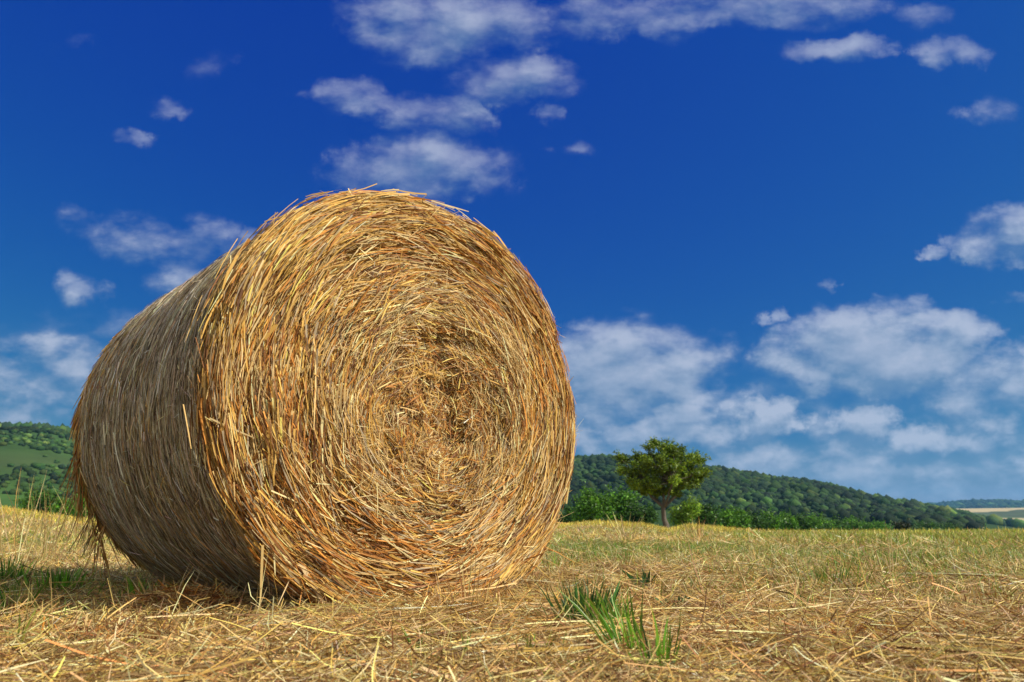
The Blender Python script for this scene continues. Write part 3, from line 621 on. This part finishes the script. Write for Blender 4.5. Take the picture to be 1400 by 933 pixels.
def upright(n, r0, r1, Lr, W_, cols, w, lean=.35, dens=None, p=.9, curl=1.2, tp=(1, .95, .7, .12), a0=-.95, a1=.95):
    x, y, r = field(n, r0, r1, a0, a1, p)
    if dens is not None: k = rng.random(len(x)) < dens(x, y); x, y, r = x[k], y[k], r[k]
    n = len(x); ln = fbm(x*.9+30, y*.9, 2)*3
    D = np.stack([np.sin(ln)*lean*.6+rng.normal(size=n)*lean, rng.normal(size=n)*lean*.8, np.ones(n)], 1); D = norm(D); L = rng.uniform(*Lr, n)
    P = np.stack([x, y, ground_z(x, y)], 1)+D*L[:, None]*.47
    C = np.stack([D[:, 0]*curl, D[:, 1]*curl, -np.abs(rng.normal(size=n))*.5], 1)*3+rng.normal(size=(n, 3))*1.5
    return ribbons(P, D, C, L, W_*np.exp(rng.normal(size=n)*.25)*(1+r*.05), np.tile([[.3, -1, .2]], (n, 1)), pal(n, cols, w, .2), roll=.7, taper=tp)
G = Acc()
G.add(upright(9000, .8, 4, (.02, .07), .0018, HAY, (4, 4, 3, 1, 1, 2), .6))
G.add(upright(26000, 3.2, 12, (.03, .10), .0024, HAY, (4, 5, 6, 1, .5, 2), .7, dens=lambda x, y: 1-.7*greenness(x, y)))
G.add(upright(26000, 10, 33, (.04, .12), .005, HAY, (4, 4, 5, 1, 0, 1), .55))
G.add(upright(24000, 19, 34, (.06, .20), .007, [(.62, .45, .06), (.60, .46, .08), (.55, .38, .10), (.34, .33, .05)], (4, 4, 1, 3), .4, dens=lambda x, y: np.where(np.arctan2(x, y) < .30, 1., .18)))
G.add(upright(700, 1.6, 6, (.08, .2), .0016, [PALE, GOLD, TAN], (3, 2, 2), .5, curl=.5))
tag(G.build('dry_stubble', M_STRAW), 'dry upright stubble standing across the mown field', 'stubble', kind='stuff')
G = Acc()
GC = [LEAFG, DRYG, OLIVE, (.15, .26, .02)]
G.add(upright(30000, .9, 5, (.03, .085), .0022, GC, (3, 3, 3, 2), .55, dens=lambda x, y: greenness(x, y)**1.2*.95))
G.add(upright(78000, 2.4, 12, (.035, .095), .003, [(.12, .24, .018), (.26, .29, .04), OLIVE, (.19, .29, .025)], (3, 3, 2, 3), .6, dens=lambda x, y: greenness(x, y)**1.3*.72))
G.add(upright(50000, 10, 34, (.06, .15), .006, [(.24, .33, .03), DRYG, OLIVE, (.33, .36, .05)], (3, 3, 1, 2), .5, dens=lambda x, y: np.clip(greenness(x, y)**1.2+.1, 0, 1)*np.where(np.arctan2(x, y) < .30, .35, 1.)))
tag(G.build('grass', M_BLADE), 'short green grass growing up between the straw', 'grass', kind='stuff')

# ------------------------------------------------------------------ single plants the photograph shows
def gpt(px, py, z=.05):
    d = ray(px, py); r = (z-CAM_H)/d[2]; return np.array([d[0]*r, d[1]*r])
def tuft(px, py, h_px, w_px, nb, cols, w, label, lean=(0, 0), width=.0042, name='grass_tuft', cat='grass tuft', curl=1.0, fan=1.0):
    g = gpt(px, py); r = np.hypot(*g); H = h_px/F_PX*r*1.02; Wd = w_px/F_PX*r*.5
    o = rng.normal(size=(nb, 2))*Wd*.42; D = np.stack([o[:, 0]/max(Wd, .001)*.55*fan+lean[0]+rng.normal(size=nb)*.12, o[:, 1]/max(Wd, .001)*.4+lean[1]+rng.normal(size=nb)*.15, np.ones(nb)], 1); D = norm(D)
    L = H*rng.uniform(.45, 1.12, nb)/np.maximum(D[:, 2], .5)
    P = np.stack([o[:, 0]*.7, o[:, 1]*.7, np.zeros(nb)-.004], 1)+D*L[:, None]*.5
    C = np.stack([D[:, 0], D[:, 1], -.25*np.ones(nb)], 1)*curl/H*.9+rng.normal(size=(nb, 3))*.25/H
    A = Acc(); A.add(ribbons(P, D, C, L, width*rng.uniform(.6, 1.3, nb), np.tile([[0, -1., .1]], (nb, 1)), pal(nb, cols, w, .18), roll=.6, seg=4, taper=(.8, 1, .95, .7, .08)))
    e = A.build(name, M_BLADE, None, (g[0], g[1], float(ground_z(g[0], g[1]))+.012))
    return tag(e, label, cat)
GT = [(.10, .25, .014), (.17, .34, .018), (.06, .15, .012)]; GK = [(.035, .10, .02), (.05, .14, .02), (.10, .17, .03)]
tuft(800, 862, 58, 84, 170, GK+[TAN], (3, 3, 2, 1), 'dark green grass tuft right of the bale, behind the bright one', width=.0034, curl=.5)
tuft(864, 904, 88, 50, 44, GT, (3, 3, 1), 'tall bright green grass tuft leaning left in the foreground', lean=(-.36, .1), width=.0029, fan=.7, curl=.5)
tuft(840, 868, 50, 56, 60, GT+[DRYG], (3, 3, 1, 2), 'mid green grass tuft rising behind the tall leaning one', lean=(-.2, 0), width=.0036)
tuft(903, 922, 74, 50, 26, GT, (3, 3, 1), 'small bright grass tuft at the foreground, right of the leaning one', width=.0032, fan=1.1, curl=.5)
tuft(880, 905, 40, 80, 40, [DRYG, OLIVE, LEAFG], (2, 2, 2), 'short yellowish grass tuft between the two bright foreground ones', width=.003)
tuft(190, 822, 30, 24, 22, GT, (2, 3, 1), 'small green sprig in front of the bale shadow at left', fan=1.5)
tuft(82, 808, 26, 90, 110, GT, (3, 3, 2), 'green grass tuft half in the bale shadow at far left', width=.005)
tuft(10, 800, 34, 50, 50, GT, (3, 3, 2), 'green grass tuft at the left border of the photo', width=.005)
tuft(20, 838, 34, 40, 30, GT+[DRYG], (2, 2, 2, 3), 'sparse low grass tuft left of the bale shadow')
tuft(1130, 800, 34, 110, 60, [LEAFG, DRYG], (3, 2), 'faint green grass tuft in the dry straw at right', width=.003)
tuft(575, 893, 34, 22, 12, GT, (2, 3, 1), 'thin green sprig below the middle of the bale', lean=(-.3, 0), width=.003)
tuft(20, 895, 46, 30, 14, [DRYG, OLIVE, TAN], (2, 2, 2), 'sparse olive grass tuft in the lower left corner', width=.003)
tuft(755, 780, 28, 60, 40, GT+[DRYG], (2, 3, 1, 2), 'low green grass tuft beside the lower right of the bale', width=.004)
tuft(725, 905, 40, 60, 30, [DRYG, LEAFG, OLIVE], (3, 2, 2), 'yellow green grass tuft in the foreground left of the dark one', width=.003)
tuft(635, 905, 45, 8, 9, GT, (2, 2, 1), 'thin green blades rising close together under the bale centre', width=.0025, fan=.3)
tuft(1100, 838, 30, 40, 20, [LEAFG, DRYG], (2, 2), 'small green tuft in mid field, right of the bright tufts', width=.003)
tuft(885, 803, 22, 26, 12, [(.05, .15, .03), (.03, .10, .03)], (1, 1), 'broad leaved green weed above the bright tufts', width=.010, name='weed', cat='weed', fan=2)
tuft(980, 790, 14, 24, 14, [(.12, .28, .02)], (1,), 'tiny bright green weed in the mid field', width=.008, name='weed', cat='weed', fan=2)
tuft(925, 835, 20, 40, 14, [(.05, .13, .03), (.04, .10, .02)], (1, 1), 'low dark leafed weed right of the dark grass tuft', width=.010, name='weed', cat='weed', fan=3)
DRY = [(.55, .42, .14), TAN, PALE, (.30, .24, .06)]
tuft(66, 770, 80, 70, 34, DRY, (3, 2, 2, 1), 'tall dry grass clump standing behind the shadow at left', width=.0042, name='dry_grass_clump', cat='dry grass', curl=.3)
tuft(22, 775, 100, 60, 26, DRY, (3, 2, 2, 1), 'tall dry grass clump at the left border', width=.0045, name='dry_grass_clump', cat='dry grass', curl=.3)
tuft(120, 765, 85, 40, 16, DRY, (3, 2, 1, 3), 'thin dry stalks beside the rear edge of the bale', width=.004, name='dry_grass_clump', cat='dry grass', curl=.4)
tuft(855, 742, 32, 34, 26, DRY, (3, 2, 3, 1), 'pale dry grass clump sticking up below the green bushes', width=.009, name='dry_grass_clump', cat='dry grass', curl=.2, fan=1.5)
tuft(955, 742, 28, 30, 22, [(.35, .2, .08), TAN, GOLD], (3, 2, 1), 'brownish dry grass clump right of the lone tree base', width=.008, name='dry_grass_clump', cat='dry grass', curl=.2)
tuft(965, 820, 78, 14, 5, [PALE], (1,), 'few pale upright dry stalks in the mid field', width=.003, name='dry_grass_clump', cat='dry grass', curl=.2)
tuft(1215, 790, 55, 50, 14, [(.5, .3, .14), PALE], (2, 2), 'reddish dry stalks in the hay at right', width=.003, name='dry_grass_clump', cat='dry grass', curl=.3)
tuft(640, 845, 80, 120, 22, [TAN, (.4, .22, .1), PALE], (2, 2, 1), 'thin dry stalks in front of the bale bottom', width=.0022, name='dry_grass_clump', cat='dry grass', curl=.5)
# matted heap of hay in front of the shaded side
def heap(px, py, wpx_, hpx, n, label, cols, w, dark=1.0):
    g = gpt(px, py); r = np.hypot(*g); Wd = wpx_/F_PX*r*.5; Hh = hpx/F_PX*r
    d = norm(rng.normal(size=(n, 3))); d[:, 2] = abs(d[:, 2]); q = .55+.45*rng.random((n, 1)); P = d*q*np.array([Wd, Wd*.45, Hh])
    D = rng.normal(size=(n, 3))*np.array([1, .8, .35]); A = Acc(); L = rng.uniform(.02, .09, n)
    A.add(ribbons(P, D, rng.normal(size=(n, 3))*9, L, rng.uniform(.0012, .0028, n), d, pal(n, cols, w, .2)*dark))
    return tag(A.build('hay_heap', M_STRAW, None, (g[0], g[1], float(ground_z(*g)))), label, 'hay heap')
heap(250, 838, 150, 34, 2600, 'small matted brown hay heap in front of the shaded bale side', [ORANGE, BROWN, TAN, GOLD], (4, 3, 3, 1))
heap(600, 832, 330, 16, 5200, 'low bank of loose straw along the foot of the bale face', [TAN, GOLD, ORANGE, PALE], (3, 3, 2, 1))
heap(115, 880, 180, 18, 1800, 'low matted hay heap in the left foreground', [ORANGE, BROWN, TAN, PALE], (3, 3, 3, 1))
heap(450, 915, 260, 16, 2400, 'greyish brown hay heap at the bottom edge of the photo', [BROWN, TAN, GREY, PALE], (3, 3, 3, 1))
heap(1130, 880, 360, 14, 3400, 'long low brown hay heap in the right foreground', [ORANGE, BROWN, TAN, PALE], (3, 3, 3, 2))
def stalk(x0, y0, x1, y1, w, col, label, lift=.03):
    a = gpt(x0, y0, .06); b = gpt(x1, y1, .06); m = (a+b)/2; za = float(ground_z(*a))+lift*.6; zb = float(ground_z(*b))+lift
    D = np.array([[b[0]-a[0], b[1]-a[1], zb-za]]); L = float(np.linalg.norm(D)); cz = (za+zb)/2
    pts = [np.zeros(3)+D[0]*t+np.array([0, 0, .012*math.sin((t+.5)*3)]) for t in np.linspace(-.5, .5, 6)]
    V, Fq, C = tube(pts, [w*.36]*5+[w*.26], col, 6)
    tag(mesh_np('straw_stalk', V, Fq, M_STRAW, C, None, (m[0], m[1], cz)), label, 'straw')
stalk(680, 984, 778, 900, .008, (.5, .35, .18), 'thick straw stalk leaning in the bottom foreground') if False else None
stalk(1003, 850, 1075, 812, .006, (.6, .46, .22), 'pale thick straw lying obliquely, right of the bright tufts')
stalk(1138, 848, 1222, 828, .005, (.55, .40, .20), 'long tan straw lying in mid right field')
stalk(1000, 828, 1105, 800, .005, (.62, .5, .26), 'long pale straw lying behind the thick one')
stalk(905, 858, 960, 820, .007, (.42, .30, .15), 'brown thick straw lying just right of the grass tufts')
stalk(1185, 905, 1400, 885, .006, (.60, .44, .20), 'long golden straw lying in the lower right corner')
stalk(0, 862, 75, 853, .007, (.55, .40, .16), 'golden straw lying at the lower left border')
stalk(290, 885, 345, 883, .006, (.7, .58, .36), 'pale straw in the foreground below the bale corner')
stalk(60, 866, 215, 866, .005, (.5, .34, .12), 'long straw lying flat in the left foreground')
stalk(560, 897, 760, 893, .004, (.62, .48, .26), 'long thin straw lying flat below the bale')
stalk(800, 742, 965, 727, .010, (.62, .52, .12), 'long yellow stalk bent over near the tree base', lift=.12)
for i, (x0, y0, dx, h, c_) in enumerate([(205,826,-12,44,PALE),(214,826,-18,30,TAN),(262,825,12,34,TAN),(290,824,18,28,PALE),(320,826,-8,26,PALE)]):
    pass
tuft(212, 830, 44, 20, 7, [PALE, TAN], (2, 1), 'pale broken straws sticking up from the hay heap', width=.005, lean=(-.3, 0), name='dry_grass_clump', cat='dry grass', curl=.1)

# ------------------------------------------------------------------ air
if HAZE:
    m = bpy.data.materials.new('haze_air'); m.use_nodes = True; t = m.node_tree; t.nodes.clear()
    pv = N(t, 'ShaderNodeVolumePrincipled'); pv.inputs['Color'].default_value = (.22, .62, 1, 1); pv.inputs['Density'].default_value = .00012; pv.inputs['Anisotropy'].default_value = .2
    ou = N(t, 'ShaderNodeOutputMaterial'); t.links.new(pv.outputs[0], ou.inputs['Volume'])
    s_x, z0, z1 = 5200, -12, 260
    V = [(sx_*s_x, sy_*s_x, z) for z in (z0, z1) for sx_, sy_ in ((-1, -1), (1, -1), (1, 1), (-1, 1))]
    Fq = [(0, 3, 2, 1), (4, 5, 6, 7), (0, 1, 5, 4), (1, 2, 6, 5), (2, 3, 7, 6), (3, 0, 4, 7)]
    tag(mesh_np('haze', V, Fq, m), 'thin blue air haze over the whole landscape', 'haze', kind='stuff')
